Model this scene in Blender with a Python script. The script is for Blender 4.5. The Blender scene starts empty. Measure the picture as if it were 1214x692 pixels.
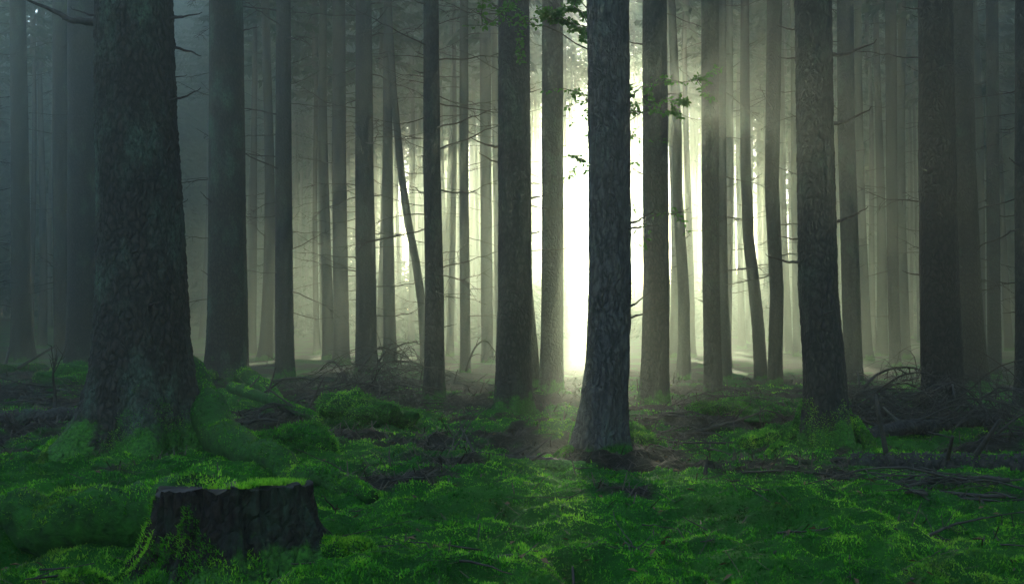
import bpy, math, random
import numpy as np
from mathutils import Vector, Matrix, Quaternion

random.seed(7)
RNG = np.random.default_rng(11)
SC = bpy.context.scene
COL = SC.collection
R = math.radians

# ----------------------------------------------------------------------------- noise
_P = np.random.default_rng(3).permutation(256)
_P = np.concatenate([_P, _P, _P])
_G = np.random.default_rng(5).normal(size=(256, 3))
_G /= np.linalg.norm(_G, axis=1)[:, None]


def perlin(x, y, z=0.0):
    x, y, z = np.broadcast_arrays(np.asarray(x, float), np.asarray(y, float), np.asarray(z, float))
    xi, yi, zi = np.floor(x).astype(int), np.floor(y).astype(int), np.floor(z).astype(int)
    xf, yf, zf = x - xi, y - yi, z - zi
    xi &= 255; yi &= 255; zi &= 255
    u, v, w = [t * t * t * (t * (t * 6 - 15) + 10) for t in (xf, yf, zf)]

    def g(a, b, c):
        h = _P[_P[_P[(xi + a) & 255] + ((yi + b) & 255)] + ((zi + c) & 255)] & 255
        gr = _G[h]
        return gr[..., 0] * (xf - a) + gr[..., 1] * (yf - b) + gr[..., 2] * (zf - c)
    lerp = lambda a, b, t: a + t * (b - a)
    x00 = lerp(g(0, 0, 0), g(1, 0, 0), u); x10 = lerp(g(0, 1, 0), g(1, 1, 0), u)
    x01 = lerp(g(0, 0, 1), g(1, 0, 1), u); x11 = lerp(g(0, 1, 1), g(1, 1, 1), u)
    return lerp(lerp(x00, x10, v), lerp(x01, x11, v), w)


def fbm(x, y, z=0.0, octv=4, gain=0.5):
    s, a, f = 0.0, 1.0, 1.0
    for k in range(octv):
        s = s + a * perlin(x * f + 17.3 * k, y * f - 9.1 * k, z * f + 3.7 * k)
        a *= gain; f *= 2.03
    return s


def sstep(a, b, x):
    t = np.clip((np.asarray(x, float) - a) / (b - a), 0, 1)
    return t * t * (3 - 2 * t)


# ----------------------------------------------------------------------------- camera geometry
F = 1300.0                       # focal length in photo pixels (1214 wide)
CAM_H = 0.85
HORIZON = 395.0
PITCH = -math.atan((HORIZON - 346) / F)      # looking slightly up
cp, sp = math.cos(PITCH), math.sin(PITCH)


def at(px, py, Y):
    """world point seen at photo pixel px, py on the plane y = Y"""
    xc, yc = (px - 607) / F, (346 - py) / F
    t = Y / (cp + yc * sp)
    return Vector((t * xc, Y, CAM_H + t * (yc * cp - sp)))


def depth_of(py):
    yc = (346 - py) / F
    t = -CAM_H / (yc * cp - sp)
    return t * (cp + yc * sp)


def px_of(x, y):
    return 607 + F * x / (y * cp + 0.0001)


# ----------------------------------------------------------------------------- ground height
def gpt(px, py):
    d = depth_of(py)
    p = at(px, py, d)
    return p.x, p.y


HUMPS = []       # x, y, radius, height


def hump(px, py, rad, h, sx=1.0):
    x, y = gpt(px, py)
    HUMPS.append((x, y, rad, h, sx))


hump(165, 540, 0.9, 0.05)
hump(270, 470, 1.1, 0.20)
hump(975, 525, 0.7, 0.10)
hump(712, 535, 0.55, 0.07)
hump(608, 492, 0.6, 0.08)
hump(512, 476, 0.7, 0.12)
hump(100, 455, 1.6, 0.22)
hump(1120, 505, 1.0, 0.14)
hump(60, 470, 1.5, 0.15, 1.6)
hump(440, 500, 0.55, 0.12)
hump(880, 500, 0.9, 0.10)
hump(60, 640, 0.42, 0.10, 1.3)
hump(420, 700, 0.25, 0.06, 1.4)
hump(740, 672, 0.3, 0.05, 1.6)
hump(560, 590, 0.5, 0.05, 1.6)
hump(1000, 600, 0.7, 0.05, 1.5)
hump(345, 610, 0.4, 0.05, 1.5)


def base_height(x, y):
    x = np.asarray(x, float); y = np.asarray(y, float)
    near = 1 - 0.6 * sstep(20, 45, y)
    h = 0.11 * fbm(x * 0.33 + 5, y * 0.33 + 2, 0.3, 2) + 0.11 * near * fbm(x * 0.9, y * 0.9, 1.7, 2)
    for hx, hy, r, hh, sx in HUMPS:
        h = h + hh * np.exp(-(((x - hx) / (r * sx)) ** 2 + ((y - hy) / r) ** 2))
    h = h + 1.7 * sstep(48, 96, y) + 0.8 * sstep(16, 45, np.abs(x))
    return h


FEET = [(165, 540), (270, 467), (711, 537), (607, 491), (984, 527), (1118, 502), (1158, 490), (97, 449), (74, 431), (26, 428), (338, 448),
        (434, 442), (515, 477), (632, 463), (654, 464), (776, 483), (811, 466), (846, 475), (903, 459), (918, 469), (1012, 467), (1180, 464), (290, 672), (120, 600), (420, 600)]
for _it in range(4):
    for fx, fy in FEET:
        X_, Y_ = gpt(fx, fy)
        HUMPS.append((X_, Y_, 0.45 + 0.045 * Y_, 0.01 - float(base_height(np.array([X_]), np.array([Y_]))[0]), 1.0))

X_, Y_ = gpt(285, 680)
HUMPS.append((X_, Y_, 0.38, -0.08, 1.0))


def ground_h(x, y):
    x = np.asarray(x, float); y = np.asarray(y, float)
    fade = 1 - 0.85 * sstep(12, 30, y)
    c = 1 - np.abs(fbm(x * 2.1, y * 2.1, 4.0, 3)) * 1.6          # cushions with creases between
    return base_height(x, y) + fade * (0.13 * (c - 0.65) + 0.05 * fbm(x * 5, y * 5, 2.0, 3))


MOSSY = [gpt(760, 668), gpt(700, 640), gpt(60, 660)]


def moss_mask(x, y):
    m = fbm(x * 0.75 + 31, y * 0.75 + 12, 0.0, 4, 0.6)
    c = -np.abs(fbm(x * 2.1, y * 2.1, 4.0, 3)) * 0.35
    bias = 0.40 - 0.40 * sstep(5.5, 8.5, y) - 0.05 * sstep(10, 20, y)
    for mx, my in MOSSY:
        m = m + 0.5 * np.exp(-((x - mx) ** 2 + (y - my) ** 2) / 0.5)
    return sstep(-0.08, 0.12, m + bias + c + 0.03 + 0.16 * fbm(x * 4.3 + 7, y * 4.3, 6.0, 3))


# ----------------------------------------------------------------------------- mesh building
class MB:
    def __init__(self):
        self.v, self.f, self.n = [], [], 0

    def add(self, verts, faces):
        self.v.append(np.asarray(verts, float).reshape(-1, 3))
        self.f.extend([tuple(int(i) + self.n for i in f) for f in faces])
        self.n += len(self.v[-1])

    def tube(self, path, radii, seg=6, cap=True, wob=0.0):
        path = np.asarray(path, float)
        n = len(path)
        tan = np.gradient(path, axis=0)
        tan /= np.linalg.norm(tan, axis=1)[:, None] + 1e-9
        ref = np.array([0.0, 0, 1]) if abs(tan[0][2]) < 0.9 else np.array([1.0, 0, 0])
        vs = []
        a = np.linspace(0, 2 * math.pi, seg, endpoint=False)
        for i in range(n):
            s = np.cross(tan[i], ref); s /= np.linalg.norm(s) + 1e-9
            u = np.cross(s, tan[i]); ref = u if abs(tan[0][2]) < 0.9 else ref
            rr = radii[i] * (1 + wob * RNG.normal(size=seg))
            vs.append(path[i] + rr[:, None] * (np.cos(a)[:, None] * s + np.sin(a)[:, None] * u))
        fs = []
        for i in range(n - 1):
            for j in range(seg):
                k = (j + 1) % seg
                fs.append((i * seg + j, i * seg + k, (i + 1) * seg + k, (i + 1) * seg + j))
        if cap:
            fs.append(tuple(range(seg - 1, -1, -1)))
            fs.append(tuple((n - 1) * seg + j for j in range(seg)))
        self.add(np.concatenate(vs), fs)

    def mesh(self, name, mat, smooth=True):
        me = bpy.data.meshes.new(name)
        me.from_pydata(np.concatenate(self.v).tolist(), [], self.f)
        if mat: me.materials.append(mat)
        if smooth: me.polygons.foreach_set('use_smooth', [True] * len(me.polygons))
        me.update()
        return me


def mesh_np(name, verts, faces, mat, smooth=True):
    """verts (n,3), faces (m,k) arrays"""
    me = bpy.data.meshes.new(name)
    k = faces.shape[1]
    me.vertices.add(len(verts)); me.vertices.foreach_set('co', verts.astype(np.float32).ravel())
    me.loops.add(faces.size); me.loops.foreach_set('vertex_index', faces.astype(np.int32).ravel())
    me.polygons.add(len(faces))
    me.polygons.foreach_set('loop_start', np.arange(0, faces.size, k, dtype=np.int32))
    me.polygons.foreach_set('use_smooth', np.full(len(faces), smooth))
    me.materials.append(mat)
    me.update(calc_edges=True)
    return me


def link(name, me, parent=None, loc=(0, 0, 0)):
    o = bpy.data.objects.new(name, me)
    COL.objects.link(o)
    o.location = loc
    if parent: o.parent = parent
    return o


def tag(o, label=None, cat=None, group=None, kind=None):
    if label: o['label'] = label
    if cat: o['category'] = cat
    if group: o['group'] = group
    if kind: o['kind'] = kind
    return o


def empty(name, loc, label, cat, group=None):
    o = bpy.data.objects.new(name, None)
    o.empty_display_size = 0.2
    COL.objects.link(o); o.location = loc
    return tag(o, label, cat, group)


# ----------------------------------------------------------------------------- materials
def new_mat(name):
    m = bpy.data.materials.new(name); m.use_nodes = True
    nt = m.node_tree
    return m, nt, nt.nodes['Principled BSDF']


def N(nt, typ, **kw):
    n = nt.nodes.new(typ)
    for k, v in kw.items():
        if k in n.inputs: n.inputs[k].default_value = v
        else: setattr(n, k, v)
    return n


def ramp(nt, fac, stops):
    n = nt.nodes.new('ShaderNodeValToRGB')
    e = n.color_ramp.elements
    while len(e) < len(stops): e.new(0.5)
    for i, (p, c) in enumerate(stops):
        e[i].position = p; e[i].color = (*c, 1) if len(c) == 3 else c
    nt.links.new(fac, n.inputs[0])
    return n.outputs[0]


def mixc(nt, fac, a, b):
    n = nt.nodes.new('ShaderNodeMix'); n.data_type = 'RGBA'
    for s, v in ((n.inputs[0], fac), (n.inputs[6], a), (n.inputs[7], b)):
        if hasattr(v, 'is_linked'): nt.links.new(v, s)
        elif isinstance(v, (int, float)): s.default_value = v
        else: s.default_value = (*v, 1)
    return n.outputs[2]


def math_n(nt, op, a, b=0.0, clamp=False):
    n = nt.nodes.new('ShaderNodeMath'); n.operation = op; n.use_clamp = clamp
    for i, v in enumerate((a, b)):
        if hasattr(v, 'is_linked'): nt.links.new(v, n.inputs[i])
        else: n.inputs[i].default_value = v
    return n.outputs[0]


def noise(nt, vec, scale, detail=5, rough=0.6):
    n = N(nt, 'ShaderNodeTexNoise', Scale=scale, Detail=detail, Roughness=rough)
    nt.links.new(vec, n.inputs['Vector'])
    return n.outputs[0]


def mapped(nt, out, sc):
    n = nt.nodes.new('ShaderNodeMapping'); n.inputs['Scale'].default_value = sc
    nt.links.new(out, n.inputs['Vector'])
    return n.outputs[0]


def bump(nt, bsdf, h, strength, dist):
    b = N(nt, 'ShaderNodeBump', Strength=strength, Distance=dist)
    nt.links.new(h, b.inputs['Height']); nt.links.new(b.outputs[0], bsdf.inputs['Normal'])


def bark_material(name, c_dark, c_mid, c_lich, lich, moss_h, furrow=False, detail=True):
    m, nt, b = new_mat(name)
    tc = nt.nodes.new('ShaderNodeTexCoord'); geo = nt.nodes.new('ShaderNodeNewGeometry')
    obj = tc.outputs['Object']
    if furrow:
        wob = N(nt, 'ShaderNodeTexNoise', Scale=5.0, Detail=4.0)
        nt.links.new(obj, wob.inputs['Vector'])
        add = nt.nodes.new('ShaderNodeVectorMath'); add.operation = 'MULTIPLY_ADD'
        nt.links.new(wob.outputs['Color'], add.inputs[0]); add.inputs[1].default_value = (0.22,) * 3
        nt.links.new(obj, add.inputs[2])
        v = N(nt, 'ShaderNodeTexVoronoi', Scale=1.0, feature='DISTANCE_TO_EDGE')
        nt.links.new(mapped(nt, add.outputs[0], (24, 24, 6.5)), v.inputs['Vector'])
        plate = math_n(nt, 'MINIMUM', math_n(nt, 'MULTIPLY', v.outputs['Distance'], 3.2), 1.0)
    else:
        wob = N(nt, 'ShaderNodeTexNoise', Scale=9.0, Detail=4.0)
        nt.links.new(obj, wob.inputs['Vector'])
        add = nt.nodes.new('ShaderNodeVectorMath'); add.operation = 'MULTIPLY_ADD'
        nt.links.new(wob.outputs['Color'], add.inputs[0]); add.inputs[1].default_value = (0.09,) * 3
        nt.links.new(obj, add.inputs[2])
        v = N(nt, 'ShaderNodeTexVoronoi', Scale=1.0, feature='DISTANCE_TO_EDGE')
        nt.links.new(mapped(nt, add.outputs[0], (24, 24, 12)), v.inputs['Vector'])
        plate = math_n(nt, 'MINIMUM', math_n(nt, 'MULTIPLY', v.outputs['Distance'], 3.5), 1.0)
    fine = noise(nt, mapped(nt, obj, (34, 34, 7) if furrow else (60, 60, 30)), 1.0, 7, 0.75)
    col = ramp(nt, math_n(nt, 'MULTIPLY_ADD', plate, 0.6, ) if False else math_n(nt, 'ADD', math_n(nt, 'MULTIPLY', plate, 0.22 if furrow else 0.24), math_n(nt, 'MULTIPLY', fine, 0.8 if furrow else 0.75)),
               [(0.34, c_dark), (0.70, c_mid)])
    big = noise(nt, mapped(nt, obj, (2.5, 2.5, 0.9)), 1.0, 5, 0.7)
    col = mixc(nt, math_n(nt, 'MULTIPLY', ramp(nt, big, [(0.35, (0, 0, 0)), (0.7, (1, 1, 1))]), 0.55), col, tuple(0.45 * c for c in c_mid))
    patch = noise(nt, mapped(nt, obj, (3.2, 3.2, 1.6)), 1.0, 6, 0.65)
    lf = ramp(nt, patch, [(0.60 - lich, (0, 0, 0)), (0.72 - lich * 0.6, (1, 1, 1))])
    lf = math_n(nt, 'MULTIPLY', lf, ramp(nt, fine, [(0.38, (0, 0, 0)), (0.6, (1, 1, 1))]))
    col = mixc(nt, lf, col, c_lich)
    # moss sleeve near the foot
    sep = nt.nodes.new('ShaderNodeSeparateXYZ'); nt.links.new(obj, sep.inputs[0])
    mz = math_n(nt, 'SUBTRACT', 1.0, math_n(nt, 'DIVIDE', sep.outputs['Z'], moss_h))
    mn = noise(nt, obj, 4.5, 6, 0.7)
    mf = ramp(nt, math_n(nt, 'ADD', mz, math_n(nt, 'MULTIPLY', math_n(nt, 'SUBTRACT', mn, 0.55), 2.6)),
              [(0.35, (0, 0, 0)), (0.62, (1, 1, 1))])
    mcol = ramp(nt, noise(nt, obj, 55, 5, 0.8), [(0.35, (0.008, 0.035, 0.005)), (0.65, (0.06, 0.20, 0.016))])
    col = mixc(nt, mf, col, mcol)
    nt.links.new(col, b.inputs['Base Color'])
    b.inputs['Roughness'].default_value = 0.85
    b.inputs['Specular IOR Level'].default_value = 0.3
    if detail:
        h = math_n(nt, 'ADD', math_n(nt, 'MULTIPLY', plate, 0.7), math_n(nt, 'MULTIPLY', fine, 0.6))
        bump(nt, b, h, 0.9, 0.02 if furrow else 0.014)
    return m


BARK_D, BARK_M = (0.010, 0.009, 0.008), (0.046, 0.040, 0.033)
LICH = (0.055, 0.085, 0.05)
M_BARK_BIG = bark_material('bark_mossy_spruce', (0.010, 0.009, 0.007), (0.058, 0.047, 0.034), (0.075, 0.12, 0.075), 0.10, 0.42)
M_BARK = bark_material('bark_spruce', BARK_D, BARK_M, LICH, 0.06, 0.40)
M_BARK_PINE = bark_material('bark_furrowed', (0.020, 0.018, 0.016), (0.13, 0.118, 0.102), (0.10, 0.12, 0.09), 0.06, 0.10, furrow=True)
M_BARK_RED = bark_material('bark_brown', (0.011, 0.008, 0.006), (0.046, 0.034, 0.026), LICH, 0.0, 0.30)
M_BARK_FAR = bark_material('bark_far', BARK_D, BARK_M, LICH, 0.02, 0.3, detail=False)


def simple_mat(name, c1, c2, scale, rough=0.85, bmp=0.0):
    m, nt, b = new_mat(name)
    tc = nt.nodes.new('ShaderNodeTexCoord')
    nz = noise(nt, tc.outputs['Object'], scale, 5, 0.65)
    nt.links.new(ramp(nt, nz, [(0.3, c1), (0.7, c2)]), b.inputs['Base Color'])
    b.inputs['Roughness'].default_value = rough
    b.inputs['Specular IOR Level'].default_value = 0.25
    if bmp: bump(nt, b, nz, 0.8, bmp)
    return m


M_DEAD = simple_mat('dead_wood', (0.022, 0.018, 0.014), (0.075, 0.062, 0.05), 14)
M_TWIG = simple_mat('twig', (0.03, 0.022, 0.015), (0.09, 0.066, 0.045), 8)
M_LOG = bark_material('log_bark', (0.015, 0.012, 0.010), (0.06, 0.048, 0.038), LICH, 0.0, 0.02)
M_MOSSLOG = simple_mat('mossy_wood', (0.008, 0.026, 0.005), (0.026, 0.11, 0.010), 22, rough=1.0, bmp=0.03)


def foliage_mat(name, stops, scale, trans=0.35, spec=0.15, olive=False):
    m, nt, b = new_mat(name)
    geo = nt.nodes.new('ShaderNodeNewGeometry')
    n1 = noise(nt, geo.outputs['Position'], scale, 3, 0.6)
    n2 = noise(nt, geo.outputs['Position'], scale * 26, 2, 0.6)
    n3 = noise(nt, geo.outputs['Position'], scale * 5.5, 3, 0.6)
    fac = math_n(nt, 'ADD', math_n(nt, 'MULTIPLY', n1, 0.42), math_n(nt, 'ADD', math_n(nt, 'MULTIPLY', n2, 0.28), math_n(nt, 'MULTIPLY', n3, 0.30)))
    col = ramp(nt, fac, stops)
    if olive:
        no_ = noise(nt, geo.outputs['Position'], 0.9, 5, 0.7)
        col = mixc(nt, math_n(nt, 'MULTIPLY', ramp(nt, no_, [(0.50, (0, 0, 0)), (0.66, (1, 1, 1))]), 0.75), col, mixc(nt, n3, (0.03, 0.045, 0.012), (0.13, 0.15, 0.035)))
    nt.links.new(col, b.inputs['Base Color'])
    b.inputs['Roughness'].default_value = 0.7
    b.inputs['Specular IOR Level'].default_value = spec
    tr = nt.nodes.new('ShaderNodeBsdfTranslucent'); nt.links.new(col, tr.inputs['Color'])
    mx = nt.nodes.new('ShaderNodeMixShader'); mx.inputs[0].default_value = trans
    nt.links.new(b.outputs[0], mx.inputs[1]); nt.links.new(tr.outputs[0], mx.inputs[2])
    nt.links.new(mx.outputs[0], nt.nodes['Material Output'].inputs['Surface'])
    return m


M_MOSS = foliage_mat('moss', [(0.36, (0.010, 0.040, 0.006)), (0.44, (0.020, 0.13, 0.010)), (0.52, (0.085, 0.33, 0.016)), (0.60, (0.34, 0.66, 0.040))], 1.6, olive=True)
M_NEEDLE = foliage_mat('spruce_needles', [(0.3, (0.010, 0.030, 0.014)), (0.7, (0.028, 0.065, 0.026))], 0.8, 0.12)
M_LEAF = foliage_mat('beech_leaf', [(0.3, (0.03, 0.10, 0.015)), (0.7, (0.08, 0.20, 0.03))], 3.0, 0.5)


def ground_mat():
    m, nt, b = new_mat('forest_floor')
    at_ = nt.nodes.new('ShaderNodeAttribute'); at_.attribute_name = 'moss'
    geo = nt.nodes.new('ShaderNodeNewGeometry'); P = geo.outputs['Position']
    nf = noise(nt, P, 45, 6, 0.75)
    nm = noise(nt, P, 2.2, 4, 0.6)
    fac = math_n(nt, 'ADD', math_n(nt, 'MULTIPLY', nm, 0.6), math_n(nt, 'MULTIPLY', nf, 0.4))
    moss = ramp(nt, fac, [(0.3, (0.008, 0.040, 0.005)), (0.5, (0.018, 0.095, 0.008)), (0.7, (0.045, 0.17, 0.012))])
    lit = ramp(nt, nf, [(0.3, (0.010, 0.008, 0.006)), (0.55, (0.034, 0.025, 0.017)), (0.75, (0.075, 0.052, 0.034))])
    nt.links.new(mixc(nt, at_.outputs['Fac'], lit, moss), b.inputs['Base Color'])
    b.inputs['Roughness'].default_value = 0.9
    b.inputs['Specular IOR Level'].default_value = 0.15
    bump(nt, b, nf, 0.9, 0.03)
    return m


M_GROUND = ground_mat()

# ----------------------------------------------------------------------------- ground
ya = np.concatenate([np.arange(-32, 2.4, 0.4), np.arange(2.4, 12, 0.024), np.arange(12, 24, 0.07), np.arange(24, 50, 0.25), np.arange(50, 96.6, 1.1)])
xp = np.concatenate([np.arange(0, 5.2, 0.03), np.arange(5.2, 12, 0.1), np.arange(12, 50.6, 0.6)])
xa = np.concatenate([-xp[:0:-1], xp])
GX, GY = np.meshgrid(xa, ya)
GZ = ground_h(GX, GY)
nx, ny = len(xa), len(ya)
idx = np.arange(nx * ny).reshape(ny, nx)
gf = np.stack([idx[:-1, :-1], idx[:-1, 1:], idx[1:, 1:], idx[1:, :-1]], -1).reshape(-1, 4)
gm = mesh_np('ground', np.stack([GX, GY, GZ], -1).reshape(-1, 3), gf, M_GROUND)
att = gm.attributes.new('moss', 'FLOAT', 'POINT')
att.data.foreach_set('value', moss_mask(GX, GY).astype(np.float32).ravel())
tag(link('ground', gm), kind='structure')


def gh(x, y):
    return float(ground_h(np.array([x]), np.array([y]))[0])


def gbase(x, y):
    return float(base_height(np.array([x]), np.array([y]))[0])


def blades(P, h, w, lean=0.5, up=None, rng=RNG):
    """little triangular shoots standing at the points P"""
    n = len(P)
    a = rng.uniform(0, 2 * math.pi, n)
    t = np.stack([np.cos(a), np.sin(a), np.zeros(n)], -1)
    l = rng.normal(size=(n, 3)) * lean
    if up is None: up = np.tile([0.0, 0, 1.0], (n, 1))
    d = up + l; d /= np.linalg.norm(d, axis=1)[:, None]
    h = np.asarray(h)[:, None] * np.ones((n, 1)); w = np.asarray(w)[:, None] * np.ones((n, 1))
    V = np.stack([P - t * w, P + t * w, P + d * h], 1).reshape(-1, 3)
    return V, np.arange(3 * n).reshape(-1, 3)


# moss shoots
n = 620000
d = 3.0 * (17 / 3.0) ** RNG.uniform(0, 1, n)
x = RNG.uniform(-0.53, 0.53, n) * d
mk = moss_mask(x, d)
keep = RNG.uniform(0, 1, n) < mk * 1.15 - 0.12
x, d, mk = x[keep], d[keep], mk[keep]
z = ground_h(x, d)
clump = 0.5 + 0.9 * sstep(-0.3, 0.4, fbm(x * 7, d * 7, 8.0, 2))
hgt = 0.85 * (0.010 + 0.014 * RNG.uniform(0, 1, len(x))) * clump * (0.8 + d * 0.05)
V, T = blades(np.stack([x, d, z - 0.003], -1), hgt, 0.0016 + 0.00065 * d * RNG.uniform(0.7, 1.3, len(x)), 0.9)
mo = tag(link('moss_carpet', mesh_np('moss_carpet', V, T, M_MOSS, False)), 'short bright green moss covering the forest floor in patches', 'moss', kind='stuff')

# needle litter and small twigs lying in the brown patches
n = 60000
d = 3.0 * (20 / 3.0) ** RNG.uniform(0, 1, n); x = RNG.uniform(-0.53, 0.53, n) * d
keep = RNG.uniform(0, 1, n) > moss_mask(x, d) * 0.96
x, d = x[keep], d[keep]; z = ground_h(x, d) + 0.004
n = len(x); a = RNG.uniform(0, 6.283, n); L = RNG.uniform(0.015, 0.06, n) * (0.7 + d * 0.06); w = 0.001 + 0.00035 * d
t = np.stack([np.cos(a), np.sin(a), RNG.normal(size=n) * 0.35], -1); s = np.stack([-np.sin(a), np.cos(a), 0 * a], -1)
P = np.stack([x, d, z + np.abs(t[:, 2]) * L], -1)
V = np.stack([P - t * L[:, None] - s * w[:, None], P - t * L[:, None] + s * w[:, None], P + t * L[:, None] + s * w[:, None], P + t * L[:, None] - s * w[:, None]], 1).reshape(-1, 3)
tag(link('needle_litter', mesh_np('needle_litter', V, np.arange(4 * n).reshape(-1, 4), M_TWIG, False)), 'brown fallen needles and bits of twig between the moss patches', 'needle litter', kind='stuff')


def twisty(p0, p1, n, amp, rng=RNG):
    p0, p1 = np.asarray(p0, float), np.asarray(p1, float)
    t = np.linspace(0, 1, n)[:, None]
    off = np.cumsum(rng.normal(size=(n, 3)), 0); off -= off[0] + (off[-1] - off[0]) * t
    return p0 + (p1 - p0) * t + off * amp


V, Q = [], []
for k in range(260):
    dd = 3.5 * (14 / 3.5) ** RNG.uniform(); xx = RNG.uniform(-0.5, 0.5) * dd
    a = RNG.uniform(0, 6.28); L = RNG.uniform(0.012, 0.028); t = np.array([math.cos(a), math.sin(a), RNG.normal() * 0.3]); s_ = np.array([-t[1], t[0], RNG.normal() * 0.4])
    c = np.array([xx, dd, gh(xx, dd) + 0.016]); u = np.array([0, 0, 1.0]) * L * 0.35; b0 = len(V)
    V += [c - t * L, c + s_ * L * 0.45 + u, c - s_ * L * 0.45 + u, c + t * L + u * 0.6, c]
    Q += [(b0, b0 + 4, b0 + 1), (b0, b0 + 2, b0 + 4), (b0 + 1, b0 + 4, b0 + 3), (b0 + 4, b0 + 2, b0 + 3)]
M_DRY = simple_mat('dry_leaf', (0.05, 0.028, 0.014), (0.20, 0.12, 0.06), 2.5)
tag(link('fallen_leaves', mesh_np('fallen_leaves', np.array(V), np.array(Q), M_DRY, False)), 'dry curled brown leaves sprinkled over moss and needles', 'fallen leaves', kind='stuff')
mb = MB()
for k in range(900):
    dd = 3.4 * (18 / 3.4) ** RNG.uniform(); xx = RNG.uniform(-0.5, 0.5) * dd
    if RNG.uniform() < 0.75 * float(moss_mask(xx, dd)): continue
    L = RNG.uniform(0.08, 0.4); a = RNG.uniform(0, 6.28)
    x1, y1 = xx + L * math.cos(a), dd + L * math.sin(a)
    lift = RNG.uniform(0, 0.06)
    pth = twisty((xx, dd, gh(xx, dd) + 0.006), (x1, y1, gh(x1, y1) + 0.008 + lift), 6, L * 0.02)
    mb.tube(pth, np.linspace(1, 0.4, 6) * RNG.uniform(0.002, 0.006), 4)
tag(link('twig_litter', mb.mesh('twig_litter', M_DEAD)), 'scattered small dead twigs lying on moss and needles', 'twigs', kind='stuff')


# ----------------------------------------------------------------------------- branch kinds
def spray(length, r0, seed, droop=-0.1, rise=0.25, nside=9, side=0.4, hang=0.25, seg=5, crook=0.012):
    """bare dead branch growing along +X with side twigs"""
    rng = np.random.default_rng(seed)
    mb = MB()
    n = 12
    t = np.linspace(0, 1, n)
    p = np.stack([t * length, 0.06 * length * np.sin(t * 3 + seed), length * (droop * t + rise * t * t)], -1)
    p += np.cumsum(rng.normal(size=(n, 3)), 0) * length * crook; p -= p[0]
    mb.tube(p, r0 * (1 - 0.8 * t), seg)
    for k in range(nside):
        tt = rng.uniform(0.18, 0.97); i = tt * (n - 1); i0 = int(i); q = p[i0] + (p[min(i0 + 1, n - 1)] - p[i0]) * (i - i0)
        sgn = rng.choice([-1, 1]); L = side * length * (1.05 - tt) * rng.uniform(0.4, 1.2) + 0.05 * length
        m = 6; u = np.linspace(0, 1, m)
        dirv = np.array([rng.uniform(0.3, 0.9), sgn * rng.uniform(0.4, 1.0), rng.uniform(-0.5, 0.3)]); dirv /= np.linalg.norm(dirv)
        w = q + u[:, None] * dirv * L; w[:, 2] -= hang * L * u * u
        w += np.cumsum(rng.normal(size=(m, 3)), 0) * L * 0.03 * np.linspace(0, 1, m)[:, None]
        mb.tube(w, r0 * 0.42 * (1 - 0.7 * u), 4)
        if side > 0.3:
            for s in range(2):
                j = rng.integers(2, 5); dv = dirv + rng.normal(size=3) * 0.6; dv /= np.linalg.norm(dv)
                w2 = w[j] + np.linspace(0, 1, 4)[:, None] * dv * L * 0.4; w2[:, 2] -= hang * L * 0.3 * np.linspace(0, 1, 4) ** 2
                mb.tube(w2, r0 * 0.25 * np.linspace(1, 0.4, 4), 3)
    return mb


DEAD = [spray(1.0, 0.0095, 10 + k, [-0.05, -0.18, 0.02, -0.3, -0.1, 0.1][k], [0.25, 0.12, 0.2, 0.45, -0.15, 0.1][k], [7, 9, 6, 10, 8, 5][k], 0.34).mesh('dead_branch', M_DEAD) for k in range(6)]
STUB = [spray(1.0, 0.05, 40 + k, 0.0, [0.35, 0.1, 0.25][k], 2, 0.12, 0.1, 7, 0.02).mesh('dead_branch', M_DEAD) for k in range(3)]


# crowns
def crown_mesh(seed):
    rng = np.random.default_rng(seed)
    V, Q = [], []
    wood = MB()
    H = 10.0
    for k in range(104):
        z = H * (k / 104) ** 0.95 + rng.uniform(-0.15, 0.15)
        az = k * 2.39996 + rng.uniform(-0.5, 0.5)
        L = (2.5 * (1 - z / (H + 0.3)) ** 0.75 + 0.15) * rng.uniform(0.55, 1.12)
        if k < 18 and rng.uniform() < 0.3: L *= 0.6
        dv = np.array([math.cos(az), math.sin(az), 0]); sv = np.array([-dv[1], dv[0], 0])
        t = np.linspace(0, 1, 5)
        path = np.array([0, 0, z]) + dv * (t * L)[:, None]; path[:, 2] += L * (-0.32 * t + 0.14 * t * t)
        wood.tube(path, 0.03 * (1 - 0.8 * t) * (0.5 + 0.5 * (1 - z / H)), 3, False)
        m = int(14 + 40 * L / 2.5)
        tt = rng.uniform(0.12, 1, m); sg = rng.choice([-1, 1], m)
        q = np.array([0, 0, z]) + dv * (tt * L)[:, None]; q[:, 2] += L * (-0.32 * tt + 0.14 * tt * tt)
        tl = rng.uniform(0.22, 0.6, m) * (1.15 - 0.5 * tt)
        d2 = dv * rng.uniform(0.3, 0.9, m)[:, None] + sv * (sg * rng.uniform(0.2, 0.9, m))[:, None]
        d2[:, 2] -= rng.uniform(0.1, 0.8, m); d2 /= np.linalg.norm(d2, axis=1)[:, None]
        w2 = np.cross(d2, rng.normal(size=(m, 3))); w2 /= np.linalg.norm(w2, axis=1)[:, None]
        ww = rng.uniform(0.045, 0.095, m)[:, None]
        base = sum(len(a) for a in V)
        V.append(np.stack([q, q + d2 * (tl * 0.45)[:, None] + w2 * ww, q + d2 * tl[:, None], q + d2 * (tl * 0.45)[:, None] - w2 * ww], 1).reshape(-1, 3))
        Q.append(np.arange(4 * m).reshape(-1, 4) + base)
    wood.tube([(0, 0, -0.2), (0, 0, 5), (0, 0, 10)], [0.11, 0.07, 0.015], 6)
    me = mesh_np('crown', np.concatenate(V), np.concatenate(Q), M_NEEDLE, False)
    return me, wood.mesh('crown_limbs', M_DEAD)


CROWNS = [crown_mesh(60 + k) for k in range(4)]


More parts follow.
